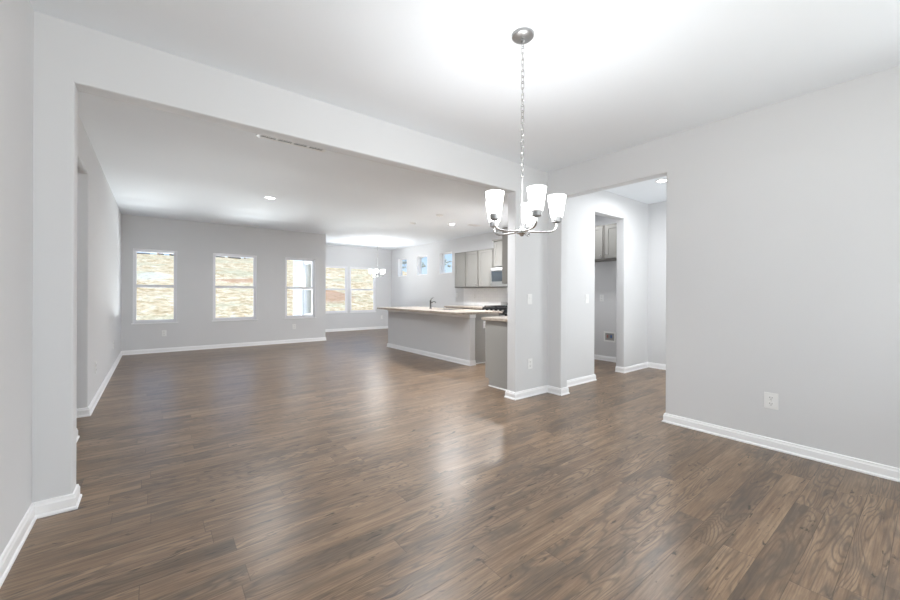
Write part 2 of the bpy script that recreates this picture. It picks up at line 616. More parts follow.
def wall(name, axis, p0, p1, a0, a1, holes=(), z0=0.0, z1=H, round_r=0.0, m='wall', label=None):
    A = [a0, a1] + [q for h in holes for q in h[:2]]
    B = [z0, z1] + [q for h in holes for q in h[2:]]

    def solid(a, z):
        return not any(h[0] < a < h[1] and h[2] < z < h[3] for h in holes)
    place = (lambda a, z, p: (p, a, z)) if axis == 'x' else (lambda a, z, p: (a, p, z))
    b = cells(A, B, solid, p0, p1, place)
    if round_r:
        es = []
        for ed in b.edges:
            if len(ed.link_faces) != 2:
                continue
            m0, m1 = (v.co for v in ed.verts)
            if ed.calc_face_angle_signed(0) < 1.0:
                continue
            mid = (m0 + m1) / 2
            am = mid.y if axis == 'x' else mid.x
            if abs(m0.z - m1.z) > 0.01 and a0 + 0.001 < am < a1 - 0.001:
                es.append(ed)          # jamb corners
            elif abs(m0.z - m1.z) < 0.001 and 0.01 < mid.z < z1 - 0.01 and a0 + 0.001 < am < a1 - 0.001:
                es.append(ed)          # soffit corners
        if es:
            bmesh.ops.bevel(b, geom=es, offset=round_r, segments=4, profile=0.5, affect='EDGES', clamp_overlap=True)
    mb = MB()
    mb.b.free()
    mb.b = b
    o = mb.build(name, m, smooth=bool(round_r))
    return struct(o, label, 'wall' if label else None)


BASE_PROF = [(0.0, 0.0), (0.022, 0.0), (0.022, 0.008), (0.019, 0.014), (0.014, 0.018), (0.014, 0.062), (0.010, 0.070), (0.008, 0.082), (0.0, 0.086)]


def sweep(name, path, m='trim', prof=BASE_PROF, parent=None):
    """skirting along a path in plan; the room lies on the left of the direction of travel"""
    P = [Vector((p[0], p[1])) for p in path]
    N = len(P)
    b = bmesh.new()
    rings = []
    for i in range(N):
        def nrm(a, c):
            d = (c - a).normalized()
            return Vector((-d.y, d.x))
        n1 = nrm(P[i - 1], P[i]) if i > 0 else None
        n2 = nrm(P[i], P[i + 1]) if i < N - 1 else None
        if n1 is None:
            off = n2
        elif n2 is None:
            off = n1
        else:
            off = (n1 + n2) / (1 + n1.dot(n2))
        rings.append([b.verts.new((P[i].x + off.x * d, P[i].y + off.y * d, z)) for d, z in prof])
    K = len(prof)
    for A, B in zip(rings, rings[1:]):
        for k in range(K):
            b.faces.new((A[k], A[(k + 1) % K], B[(k + 1) % K], B[k]))
    b.faces.new(rings[0])
    b.faces.new(list(reversed(rings[-1])))
    mb = MB()
    mb.b.free()
    mb.b = b
    o = mb.build(name, m, parent)
    if not parent:
        struct(o)
    return o

# ------------------------------------------------------------------ SETTING: floor, ceiling, walls
X0, X1, Y0, Y1 = XL - T, XK + EXT, YF - EXT, YN + EXT
BYE = YB + EXT


def in_plan(x, y):
    if x < XL - T:
        return LO0 - T < y < LO1 + T
    if y > BYE:
        return x > XBE - EXT
    return True


gx = [-3.1, XL - T, XBE - EXT, X1]
gy = [Y0, LO0 - T, LO1 + T, BYE, Y1]
mb = MB(); mb.b.free(); mb.b = cells(gx, gy, in_plan, -0.12, 0.0, lambda a, c, p: (a, c, p))
struct(mb.build('floor', 'floor'), 'brown grey wood plank floor running through all the rooms', 'floor')
mb = MB(); mb.b.free(); mb.b = cells(gx, gy, in_plan, H, H + 0.14, lambda a, c, p: (a, c, p))
struct(mb.build('ceiling', 'ceiling'), 'flat white ceiling over all the rooms', 'ceiling')

R = 0.012
wall('wall_left', 'x', XL - T, XL, Y0, BYE, [(LO0, LO1, 0, LHEAD)], round_r=R, label='pale grey wall along the left with a hallway opening')
wall('wall_middle', 'y', YS, YS + T, XL, XK, [(JX, CX, 0, HEAD), (DO0, DO1, 0, DHEAD)], round_r=R, label='pale grey partition with the wide cased opening to the living room')
SW = (-1.05, -0.20, 0.7, 2.2)  # opening for an added side window that lets fill light in
wall('wall_right', 'x', XR, XR + T, YF, YS, [(RO0, RO1, 0, RHEAD), SW], round_r=R, label='pale grey dining room wall on the right with hall opening')
FW = (-0.05, 2.95, 0.7, 2.2)  # opening for the invented front window and its fill lamp
wall('wall_front', 'y', Y0, YF, XL, XK, [FW])
WIN = [(-0.352, 0.356, 0.612, 2.086), (0.992, 1.858, 0.612, 2.088), (2.486, 3.213, 0.612, 2.090)]
wall('wall_back', 'y', YB, BYE, XL, XBE, WIN, label='grey back wall of the living room with three windows')
SIDEWIN = (10.30, 11.10, 0.60, 2.08)
wall('wall_nook_side', 'x', XBE - EXT, XBE, BYE, YN, [SIDEWIN])
NW = [(4.028, 4.934, 0.600, 2.085), (5.030, 5.936, 0.600, 2.085)]
wall('wall_nook', 'y', YN, Y1, XBE - EXT, XK, NW, label='pale grey breakfast nook wall with a pair of windows')
HW = [(10.76, 11.33, 1.80, 2.395), (9.565, 10.135, 1.80, 2.395), (8.335, 8.915, 1.80, 2.395)]
wall('wall_kitchen', 'x', XK, X1, Y0, Y1, HW, label='pale grey kitchen wall with three small high windows')
FH = (4.55, 5.85, 0.7, 2.2)  # opening for an added hall window, there for its fill lamp
wall('wall_hall', 'y', HALL0 - T, HALL0, XR + T, XK, [FH])
wall('wall_laundry_side', 'x', 4.75, 4.85, YS + T, 4.30)
wall('wall_laundry_end', 'y', 4.30, 4.40, 4.75, XK)
wall('wall_hallway_near', 'y', LO0 - T, LO0, -3.0, XL - T)
wall('wall_hallway_far', 'y', LO1, LO1 + T, -3.0, XL - T)
wall('wall_hallway_end', 'x', -3.1, -3.0, LO0 - T, LO1 + T)

sweep('baseboard_dining', [(-3.0, LO0), (XL, LO0), (XL, YS + T), (JX, YS + T), (JX, YS), (XL, YS), (XL, YF), (XR, YF), (XR, RO0), (XR + T, RO0), (XR + T, HALL0)])
sweep('baseboard_hall', [(XR + T, HALL0), (XK, HALL0), (XK, YS), (DO1, YS), (DO1, YS + T)])
sweep('baseboard_middle', [(DO0, YS + T), (DO0, YS), (XR + T, YS), (XR + T, RO1), (XR, RO1), (XR, YS), (CX, YS), (CX, YS + T), (3.495, YS + T)])
sweep('baseboard_living', [(XK, 7.84), (XK, YN), (XBE, YN), (XBE, YB), (XL, YB), (XL, LO1), (-3.0, LO1)])
sweep('baseboard_laundry', [(XK, YS + T), (XK, 4.30)])

# ------------------------------------------------------------------ windows
def window(name, loc, rotz, w, h, label, hung=True, depth=EXT, inset=0.045):
    """local: width along x, room on the -y side, glass towards +y; origin at the sill centre on the wall face"""
    fw = 0.032 if hung else 0.03
    o = MB().frame(-w / 2, w / 2, 0, h, fw, inset, inset + 0.075, 0.003).build(name, 'vinyl', loc=loc, rotz=rotz)
    struct(o, label, 'window')
    g0, g1 = -w / 2 + fw, w / 2 - fw
    if hung:
        mid = h * 0.505
        MB().frame(g0, g1, mid - 0.020, h - fw, 0.022, inset + 0.040, inset + 0.066, 0.002).build('upper_sash', 'vinyl', o)
        MB().frame(g0, g1, fw, mid + 0.020, 0.024, inset + 0.010, inset + 0.037, 0.002).box(g0, g1, inset + 0.008, inset + 0.036, mid - 0.034, mid + 0.022, 0.002).build('lower_sash', 'vinyl', o)
        MB().box(-0.03, 0.03, inset - 0.004, inset + 0.012, mid + 0.018, mid + 0.028, 0.002).build('sash_lock', 'vinyl', o)
        MB().box(g0 + 0.028, g1 - 0.028, inset + 0.050, inset + 0.054, mid + 0.016, h - fw - 0.028).build('pane', 'glass', o)
        MB().box(g0 + 0.032, g1 - 0.032, inset + 0.021, inset + 0.025, fw + 0.032, mid - 0.012).build('pane', 'glass', o)
        MB().box(-w / 2 - 0.022, w / 2 + 0.022, -0.016, inset - 0.001, -0.020, 0.0, 0.003).build('sill', 'trim', o)
        MB().box(-w / 2, -w / 2 + 0.006, 0.0, inset, 0, h).box(w / 2 - 0.006, w / 2, 0.0, inset, 0, h).box(-w / 2, w / 2, 0, inset, h - 0.006, h).build('jamb_lining', 'trim', o)
    else:
        MB().box(g0 - 0.004, g1 + 0.004, inset + 0.035, inset + 0.040, fw - 0.004, h - fw + 0.004).build('pane', 'glass', o)
        MB().box(-w / 2, -w / 2 + 0.005, 0.0, inset, 0, h).box(w / 2 - 0.005, w / 2, 0.0, inset, 0, h).box(-w / 2, w / 2, 0, inset, h - 0.005, h).box(-w / 2, w / 2, 0, inset, 0.0, 0.005).build('jamb_lining', 'trim', o)
    return o


wl_lab = ['white double hung window at the left end of the living room wall', 'white double hung window in the middle of the living room wall',
          'white double hung window at the right end of living room wall, siding outside']
n_ = 0
for (a0, a1, z0, z1), lb in zip(WIN, wl_lab):
    n_ += 1
    window('window_%d' % n_, ((a0 + a1) / 2, YB, z0), 0, a1 - a0, z1 - z0, lb)
for (a0, a1, z0, z1), lb in zip(NW, ['left window of the nook pair, half hidden by the grey wall corner', 'right window of the nook pair, beside the small lit chandelier']):
    n_ += 1
    window('window_%d' % n_, ((a0 + a1) / 2, YN, z0), 0, a1 - a0, z1 - z0, lb, inset=0.02)
for (a0, a1, z0, z1), lb in zip(HW, ['small high kitchen window nearest the nook corner', 'small high kitchen window, middle one of three', 'small high kitchen window beside the wall cabinets']):
    n_ += 1
    window('window_%d' % n_, (XK, (a0 + a1) / 2, z0), -PI / 2, a1 - a0, z1 - z0, lb, hung=False, inset=0.085)
n_ += 1
window('window_%d' % n_, (XBE, (SIDEWIN[0] + SIDEWIN[1]) / 2, SIDEWIN[2]), PI / 2, SIDEWIN[1] - SIDEWIN[0], SIDEWIN[3] - SIDEWIN[2], 'side window of the nook, seen from outside through the right living room window')
n_ += 1
window('window_%d' % n_, ((FW[0] + FW[1]) / 2, YF, FW[2]), PI, FW[1] - FW[0], FW[3] - FW[2], 'added wide front window behind the camera for fill light')

n_ += 1
window('window_%d' % n_, (XR, (SW[0] + SW[1]) / 2, SW[2]), -PI / 2, SW[1] - SW[0], SW[3] - SW[2], 'added narrow window on the right wall beside the camera for fill light')
n_ += 1
window('window_%d' % n_, ((FH[0] + FH[1]) / 2, HALL0, FH[2]), PI, FH[1] - FH[0], FH[3] - FH[2], 'added hall window for fill light, hidden behind the right dining wall')

# ------------------------------------------------------------------ outside
ox0, ox1, oy0, oy1 = -45.0, 60.0, -12.0, 64.0


def crest(x):
    pts = [(-45, 4.0), (-10, 4.25), (0, 4.38), (6, 4.5), (11, 4.75), (16, 5.2), (19, 5.0), (22, 3.6), (26, 2.0), (32, 0.6), (60, 0.0)]
    for (a, ha), (c, hc) in zip(pts, pts[1:]):
        if a <= x <= c:
            return ha + (hc - ha) * (x - a) / (c - a)
    return pts[-1][1]


def ground_z(x, y):
    s = min(max((y - 14.5) / 25.5, 0), 1.0)
    s = s * s * (3 - 2 * s) * 0.25 + s * 0.75
    z = -0.35 + s * (crest(x) + 0.35)
    if y > 40:
        z -= (y - 40) * 0.06
    if y > 16:
        z += 0.05 * math.sin(x * 1.3 + y * 0.7) * min(1, (y - 16) / 5) + 0.04 * math.sin(x * 0.6 - y * 1.9) * min(1, (y - 16) / 5)
    return z


b = bmesh.new()
NX, NY = 84, 64
grid = [[b.verts.new((ox0 + (ox1 - ox0) * i / NX, oy0 + (oy1 - oy0) * j / NY, ground_z(ox0 + (ox1 - ox0) * i / NX, oy0 + (oy1 - oy0) * j / NY))) for j in range(NY + 1)] for i in range(NX + 1)]
for i in range(NX):
    for j in range(NY):
        b.faces.new((grid[i][j], grid[i + 1][j], grid[i + 1][j + 1], grid[i][j + 1]))
mb = MB(); mb.b.free(); mb.b = b
struct(mb.build('ground_hillside', 'hill', smooth=True), 'straw covered hillside rising behind the house', 'ground')

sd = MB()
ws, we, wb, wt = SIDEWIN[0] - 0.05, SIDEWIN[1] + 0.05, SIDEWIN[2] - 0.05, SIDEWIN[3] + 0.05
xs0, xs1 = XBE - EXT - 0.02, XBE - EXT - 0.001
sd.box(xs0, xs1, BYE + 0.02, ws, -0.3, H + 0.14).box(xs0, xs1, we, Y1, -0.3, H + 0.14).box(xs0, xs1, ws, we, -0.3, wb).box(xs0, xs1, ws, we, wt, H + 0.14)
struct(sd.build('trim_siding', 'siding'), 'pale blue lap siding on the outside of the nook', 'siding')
tm = MB()
tm.box(xs0 - 0.02, xs1, Y1 - 0.03, Y1 + 0.02, -0.3, H + 0.14)
tm.box(xs0 - 0.012, xs1 - 0.002, ws - 0.05, ws + 0.03, wb - 0.03, wt + 0.05).box(xs0 - 0.012, xs1 - 0.002, we - 0.03, we + 0.05, wb - 0.03, wt + 0.05)
struct(tm.build('trim_nook_corner', 'vinyl'))
struct(MB().box(-0.6, 4.6, -4.6, Y0, 2.62, 2.74).build('added_sun_blocker', 'ceiling'))  # unseen slab added to keep sun out of the front window
struct(MB().box(XL - T, XBE - EXT, BYE, 14.2, -0.32, -0.12).build('patio_floor', 'concrete'), 'pale concrete patio behind the living room windows', 'patio')

# silt fence along the crest, posts and cloth
sf = thing('silt_fence', 'low black fabric fence with gaps along the top of the hillside', 'fence', (0, 39.2, 0))
xx_ = -16.0
k = 0
while xx_ < 17.0:
    ln = random.uniform(0.3, 1.1)
    zt = ground_z(xx_, 39.2)
    MB().box(xx_, xx_ + ln, -0.02, 0.02, zt - 0.1, zt + random.uniform(0.06, 0.16)).build('fence_fabric', 'fabric', sf)
    MB().box(xx_ - 0.05, xx_ + 0.05, -0.06, 0.04, zt - 0.1, zt + 0.22).build('post', 'wood_post', sf)
    xx_ += ln + random.uniform(0.15, 0.5)


def tree(x, y, h, label):
    z = ground_z(x, y)
    t = thing('bare_tree', label, 'tree', (x, y, z), 0, 'trees beyond the kitchen side')
    rr = random.Random(int(x * 10))
    tr = MB().cyl((0, 0, -0.3), (0.1, 0, h * 0.6), 0.16, 8, 0.06)
    tr.build('trunk', 'bark', t, True)
    br = MB()
    for i in range(14):
        z0 = h * rr.uniform(0.3, 0.6)
        a = rr.uniform(0, 2 * PI)
        L_ = h * rr.uniform(0.2, 0.42)
        p0 = Vector((0.05, 0, z0))
        p1 = p0 + Vector((math.cos(a) * 0.5, math.sin(a) * 0.5, 0.8)) * L_
        br.cyl(p0, p1, 0.05, 6, 0.015)
    br.build('branches', 'bark', t, True)
    lf = MB()
    for i in range(46):
        a = rr.uniform(0, 2 * PI)
        q = rr.uniform(0.05, 0.30) * h
        zc = h * rr.uniform(0.5, 1.0)
        g = bmesh.ops.create_icosphere(lf.b, subdivisions=1, radius=h * rr.uniform(0.03, 0.06))
        for v in g['verts']:
            v.co = Vector((v.co.x * 1.3, v.co.y * 1.3, v.co.z * 0.7)) * rr.uniform(0.8, 1.2) + Vector((math.cos(a) * q, math.sin(a) * q, zc))
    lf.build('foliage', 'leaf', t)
    return t


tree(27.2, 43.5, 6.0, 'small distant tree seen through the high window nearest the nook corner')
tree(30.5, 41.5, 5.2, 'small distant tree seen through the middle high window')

# ------------------------------------------------------------------ KITCHEN
def shaker(w, h, name='door', parent=None, x=0.0, z=0.0, m='cabinet', y=0.0, knob=None):
    """door standing on the -y face at y, centred at x"""
    d = MB()
    fr = 0.055
    d.frame(x - w / 2, x + w / 2, z, z + h, fr, y - 0.020, y, 0.002)
    d.box(x - w / 2 + fr - 0.003, x + w / 2 - fr + 0.003, y - 0.011, y - 0.002, z + fr - 0.003, z + h - fr + 0.003)
    o = d.build(name, m, parent)
    if knob:
        MB().lathe([(0.004, 0), (0.004, 0.014), (0.012, 0.020), (0.013, 0.026), (0.008, 0.030), (0, 0.030)], (x + knob[0], y - 0.020, z + knob[1]), (0, -1, 0), 12).build('knob', 'nickel', o, True)
    return o


def wall_cabinet(label, loc, rotz, w, h, d, doors=1, crown=False, name='wall_cabinet', group='kitchen wall cabinets', knob_side=1, end_panel=False):
    """local origin: bottom centre at the wall; front faces -y"""
    t = thing(name, label, 'cabinet', loc, rotz, group)
    MB().box(-w / 2, w / 2, -d, -0.002, 0, h, 0.0015).build('body', 'cabinet_gap_shade', t)
    g = 0.024
    if doors == 1:
        shaker(w - 2 * g, h - 2 * g, 'door', t, 0, g, y=-d - 0.001, knob=(knob_side * (w / 2 - g - 0.028), 0.06))
    else:
        dw = (w - 3 * g) / 2
        shaker(dw, h - 2 * g, 'door', t, -(dw + g) / 2, g, y=-d - 0.001, knob=(dw / 2 - 0.028, 0.06))
        shaker(dw, h - 2 * g, 'door', t, (dw + g) / 2, g, y=-d - 0.001, knob=(-dw / 2 + 0.028, 0.06))
    if crown:
        MB().box(-w / 2 - 0.02, w / 2 + 0.02, -d - 0.035, -0.003, h, h + 0.03, 0.006).build('crown_moulding', 'cabinet', t)
    return t


RZ = -PI / 2          # fronts face -x
CD = 0.32
wall_cabinet('pale grey single door wall cabinet next to the high window', (XK, (7.815 + 7.360) / 2, 1.372), RZ, 0.452, 0.915, CD)
wall_cabinet('pale grey single door wall cabinet, middle of the kitchen row', (XK, (7.357 + 6.885) / 2, 1.372), RZ, 0.468, 0.915, CD)
wall_cabinet('pale grey single door wall cabinet left of the microwave', (XK, (6.882 + 6.372) / 2, 1.372), RZ, 0.506, 0.915, CD)
wall_cabinet('raised pale grey cabinet with crown above the microwave', (XK, (6.368 + 5.606) / 2, 1.830), RZ, 0.758, 0.615, CD, 2, True)
wall_cabinet('near wall cabinet whose end panel shows beside the white column', (4.14, YS + T, 1.355), PI, 1.21, 0.72, 0.33, 2)

# microwave
mw = thing('microwave', 'stainless microwave with dark door glass above the range', 'microwave', (XK, (6.366 + 5.608) / 2, 1.375), RZ)
W2 = 0.756 / 2
MB().box(-W2, W2, -0.385, -0.002, 0, 0.445, 0.003).build('body', 'black', mw)
MB().box(-W2 + 0.002, W2 - 0.002, -0.402, -0.386, 0.392, 0.445, 0.002).build('vent_strip', 'plastic', mw)
dr = MB().frame(-W2 + 0.002, 0.15, 0.012, 0.390, 0.028, -0.412, -0.386, 0.003)
dr.box(-W2 + 0.03, 0.125, -0.405, -0.388, 0.03, 0.13)
dr = dr.build('door', 'steel', mw)
MB().box(-W2 + 0.029, 0.123, -0.408, -0.390, 0.130, 0.364).build('door_glass', 'dark_glass', dr)
MB().tube([(0.10, -0.412, 0.06), (0.10, -0.44, 0.075), (0.10, -0.44, 0.33), (0.10, -0.412, 0.345)], 0.009, 8).build('handle', 'steel', dr, True)
MB().box(0.152, W2 - 0.002, -0.410, -0.386, 0.012, 0.390, 0.003).build('control_panel', 'black', mw)

# range
rg = thing('gas_range', 'stainless and black gas range between the kitchen counters', 'range', (XK, (6.366 + 5.608) / 2, 0), RZ)
MB().box(-W2, W2, -0.640, -0.017, 0.02, 0.905, 0.004).build('body', 'steel', rg)
MB().box(-W2, W2, -0.660, -0.017, 0.906, 0.922, 0.004).build('cooktop', 'black', rg)
gr = MB()
for sx in (-1, 1):
    cx = sx * 0.185
    gr.frame(cx - 0.175, cx + 0.175, -0.62, -0.14, 0.014, 0, 0.016)
    for f in (-0.5, 0, 0.5):
        gr.box(cx + f * 0.2 - 0.006, cx + f * 0.2 + 0.006, 0, 0.016, -0.62, -0.14)
    for f in (-0.5, -0.26):
        gr.box(cx - 0.17, cx + 0.17, 0, 0.016, f - 0.006, f + 0.006)
for v in gr.b.verts:
    v.co = Vector((v.co.x, v.co.z, 0.936 + v.co.y))
for sx in (-0.35, -0.02, 0.02, 0.35):
    for yy_ in (-0.61, -0.15):
        gr.box(sx - 0.008, sx + 0.008, yy_ - 0.008, yy_ + 0.008, 0.920, 0.938)
gr.build('grates', 'iron', rg)
MB().box(-W2, W2, -0.075, -0.017, 0.923, 1.035, 0.004).build('back_guard', 'steel', rg)
MB().box(-W2 + 0.20, W2 - 0.20, -0.079, -0.074, 0.955, 1.015).build('display', 'black', rg)
MB().box(-W2, W2, -0.672, -0.641, 0.815, 0.902, 0.006).build('control_strip', 'black', rg)
for i in range(5):
    MB().lathe([(0.022, 0), (0.020, 0.025), (0, 0.025)], (-0.28 + i * 0.14, -0.672, 0.86), (0, -1, 0), 14).build('control_knob', 'steel', rg, True)
od = MB().box(-W2 + 0.004, W2 - 0.004, -0.668, -0.641, 0.26, 0.81, 0.006).build('oven_door', 'black', rg)
MB().tube([(-0.32, -0.668, 0.765), (-0.32, -0.71, 0.765), (0.32, -0.71, 0.765), (0.32, -0.668, 0.765)], 0.010, 8).build('oven_handle', 'steel', od, True)
MB().box(-W2 + 0.004, W2 - 0.004, -0.664, -0.641, 0.06, 0.25, 0.006).build('drawer', 'steel', rg)


def base_cabinet(label, loc, rotz, w, d=0.60, m='cabinet', left=False):
    t = thing('base_cabinet', label, 'cabinet', loc, rotz, 'kitchen base cabinets')
    MB().box(-w / 2, w / 2, -d, -0.003, 0.10, 0.868, 0.0015).box(-w / 2, w / 2, -d + 0.07, -0.004, 0.0, 0.10).build('body', m, t)
    g = 0.03
    if w > 0.6:
        dw = (w - 3 * g) / 2
        for s in (-1, 1):
            shaker(dw, 0.55, 'door', t, s * (dw + g) / 2, 0.12, y=-d - 0.001, knob=(-s * (dw / 2 - 0.028), 0.49))
    else:
        shaker(w - 2 * g, 0.55, 'door', t, 0, 0.12, y=-d - 0.001, knob=(w / 2 - g - 0.028, 0.49))
    o = MB().box(-w / 2 + g, w / 2 - g, -d - 0.021, -d - 0.001, 0.70, 0.845, 0.003).build('drawer', m, t)
    MB().lathe([(0.004, 0), (0.004, 0.014), (0.012, 0.020), (0.013, 0.026), (0, 0.030)], (0, -d - 0.021, 0.772), (0, -1, 0), 12).build('knob', 'nickel', o, True)
    return t


base_cabinet('grey base cabinet along the kitchen wall farthest from the range', (XK, (7.83 + 7.12) / 2, 0), RZ, 0.708)
base_cabinet('grey base cabinet along the kitchen wall next to the range', (XK, (7.118 + 6.372) / 2, 0), RZ, 0.744)
tag(MB().box(XK - 0.64, XK - 0.003, 6.371, 7.85, 0.870, 0.908, 0.004).build('countertop', 'granite'), 'tan stone countertop along the kitchen wall left of the range', 'countertop')
tag(MB().box(XK - 0.014, XK - 0.002, 5.0, 7.815, 0.910, 1.368).build('backsplash', 'tile'), 'white subway tile backsplash under the wall cabinets', 'backsplash')

nb = base_cabinet('grey base cabinet with plain end panel behind the white column', (3.80, YS + T, 0), PI, 0.60, 0.60, 'cabinet_panel')
sh = MB().box(0.301, 0.312, -0.528, -0.004, 0.0, 0.016, 0.003).build('toe_trim', 'trim', nb)
base_cabinet('second grey base cabinet of the run behind the column', (4.42, YS + T, 0), PI, 0.62, 0.60, 'cabinet_panel')
tag(MB().box(3.467, 4.735, YS + T + 0.003, YS + T + 0.645, 0.870, 0.908, 0.004).build('countertop', 'granite'), 'tan speckled countertop end beside the white column', 'countertop')

# island
IX0, IX1, IXC, IY0, IY1 = 4.215, 4.335, 4.95, 4.87, 7.74
isl = thing('kitchen_island', 'long island with pale grey panelled back wall and white skirting', 'island', (4.5, 6.3, 0))


def rel(o, parent):
    o.location = -Vector(parent.location)
    return o


rel(MB().box(IX0, IX1, IY0, IY1, 0, 0.868, 0.004).build('back_panel', 'wall', isl), isl)
rel(MB().box(IX1 + 0.001, IXC, IY0 + 0.05, 5.70, 0.10, 0.868, 0.002).box(IX1 + 0.001, IXC, 6.44, IY1 - 0.02, 0.10, 0.868, 0.002).box(IX1 + 0.001, IXC, 5.70, 6.44, 0.10, 0.66).box(4.86, IXC, 5.70, 6.44, 0.66, 0.868).box(IX1 + 0.001, IXC - 0.07, IY0 + 0.05, IY1 - 0.02, 0.0, 0.10).build('cabinet_body', 'cabinet_panel', isl), isl)
rel(sweep('skirting', [(IX1, IY0), (IX0, IY0), (IX0, IY1), (IX1, IY1)], parent=isl), isl)
cap = [(0.0, 0.812), (0.010, 0.812), (0.013, 0.820), (0.013, 0.866), (0.0, 0.868)]
rel(sweep('cap_trim', [(IX1, IY0), (IX0, IY0), (IX0, IY1), (IX1, IY1)], prof=cap, parent=isl), isl)
rel(MB().box(IX1 + 0.002, IXC - 0.08, IY0 + 0.036, IY0 + 0.050, 0.0, 0.02, 0.003).build('toe_trim', 'trim', isl), isl)
for i in range(4):
    y0 = IY0 + 0.07 + i * 0.70
    d = MB()
    d.box(IXC + 0.001, IXC + 0.02, y0, y0 + 0.66, 0.12, 0.84, 0.003)
    o = rel(d.build('door', 'cabinet_panel', isl), isl)
# worktop with a rectangular cut for the sink
SK = (4.46, 4.84, 5.72, 6.42)
mb = MB(); mb.b.free()
mb.b = cells([3.945, SK[0], SK[1], 4.985], [IY0 - 0.015, SK[2], SK[3], IY1 + 0.01], lambda a, c: not (SK[0] < a < SK[1] and SK[2] < c < SK[3]), 0.870, 0.908, lambda a, c, p: (a, c, p))
tag(mb.build('countertop', 'granite'), 'long tan stone worktop over the island', 'countertop')
sk = thing('sink', 'undermount steel sink set into the island worktop', 'sink', ((SK[0] + SK[1]) / 2, (SK[2] + SK[3]) / 2, 0.69))
hx, hy = (SK[1] - SK[0]) / 2 - 0.002, (SK[3] - SK[2]) / 2 - 0.002
MB().box(-hx, hx, -hy, hy, -0.012, 0.0).box(-hx, -hx + 0.008, -hy, hy, 0, 0.212).box(hx - 0.008, hx, -hy, hy, 0, 0.212).box(-hx, hx, -hy, -hy + 0.008, 0, 0.212).box(-hx, hx, hy - 0.008, hy, 0, 0.212).build('basin', 'steel', sk)
MB().lathe([(0.0, 0.001), (0.03, 0.001), (0.042, 0.004), (0.045, 0.0)], (0, 0, 0), (0, 0, 1), 18).build('drain', 'nickel', sk, True)
fc = thing('faucet', 'chrome kitchen faucet standing on the island worktop', 'faucet', (4.535, 6.50, 0.908), -0.9)
MB().lathe([(0, 0), (0.028, 0), (0.028, 0.006), (0.019, 0.014), (0.018, 0.12), (0.020, 0.125), (0.020, 0.165), (0.012, 0.172), (0, 0.172)], n=18).build('body', 'chrome', fc, True)
MB().tube([(0.012, 0, 0.120), (0.05, 0, 0.140), (0.085, 0, 0.146), (0.105, 0, 0.138), (0.112, 0, 0.118)], 0.012, 10).build('spout', 'chrome', fc, True)
MB().tube([(0.0, 0, 0.172), (0.015, 0.0, 0.195), (0.06, 0.0, 0.232)], 0.006, 8).build('lever', 'chrome', fc, True)

# ------------------------------------------------------------------ LAUNDRY ROOM seen through the doorway
for (ya, yb, lb) in ((3.60, 4.06, 'left grey cabinet high on the laundry room wall'), (3.14, 3.597, 'right grey cabinet high on the laundry room wall')):
    wall_cabinet(lb, (XK, (ya + yb) / 2, 1.825), RZ, yb - ya, 0.615, CD, 1, False, 'laundry_cabinet', 'laundry wall cabinets', knob_side=1 if ya > 3.4 else -1)
wbx = thing('washer_outlet_box', 'recessed white washer supply box low on the laundry wall', 'outlet box', (XK, 3.67, 0.355), RZ)
MB().frame(-0.115, 0.115, 0, 0.185, 0.028, -0.012, -0.001, 0.003).build('frame', 'plastic', wbx)
MB().box(-0.09, 0.09, -0.004, -0.001, 0.026, 0.160).build('recess', 'cabinet_panel', wbx)
MB().cyl((-0.035, -0.020, 0.125), (-0.035, -0.020, 0.075), 0.011, 10).build('valve', 'hose', wbx, True)
MB().cyl((0.035, -0.020, 0.125), (0.035, -0.020, 0.075), 0.011, 10).build('valve', 'blue', wbx, True)

# ------------------------------------------------------------------ wall plates
def outlet(label, loc, rotz, w=0.080, h=0.122, group='white wall outlets'):
    t = thing('wall_outlet', label, 'outlet', loc, rotz, group)
    MB().box(-w / 2, w / 2, -0.006, -0.0005, -h / 2, h / 2, 0.003).build('cover_plate', 'plastic', t)
    for s in (-1, 1):
        z = s * 0.0235
        f = MB().box(-0.017, 0.017, -0.0085, -0.005, z - 0.0155, z + 0.0155, 0.003).build('socket', 'plastic', t)
        sl = MB().box(-0.0085, -0.0060, -0.0092, -0.008, z - 0.002, z + 0.009).box(0.0060, 0.0085, -0.0092, -0.008, z - 0.001, z + 0.008)
        sl.cyl((0, -0.0080, z - 0.009), (0, -0.0092, z - 0.009), 0.003, 8).build('slots', 'slot', f)
    MB().cyl((0, -0.0055, 0), (0, -0.0072, 0), 0.003, 8).build('screw', 'nickel', t)
    return t


def switch(label, loc, rotz, w=0.080, h=0.122):
    t = thing('light_switch', label, 'switch', loc, rotz, 'white light switches')
    MB().box(-w / 2, w / 2, -0.006, -0.0005, -h / 2, h / 2, 0.003).build('cover_plate', 'plastic', t)
    MB().box(-0.017, 0.017, -0.0085, -0.005, -0.034, 0.034, 0.002).box(-0.016, 0.016, -0.0115, -0.008, 0.002, 0.033, 0.002).build('rocker', 'plastic', t)
    return t


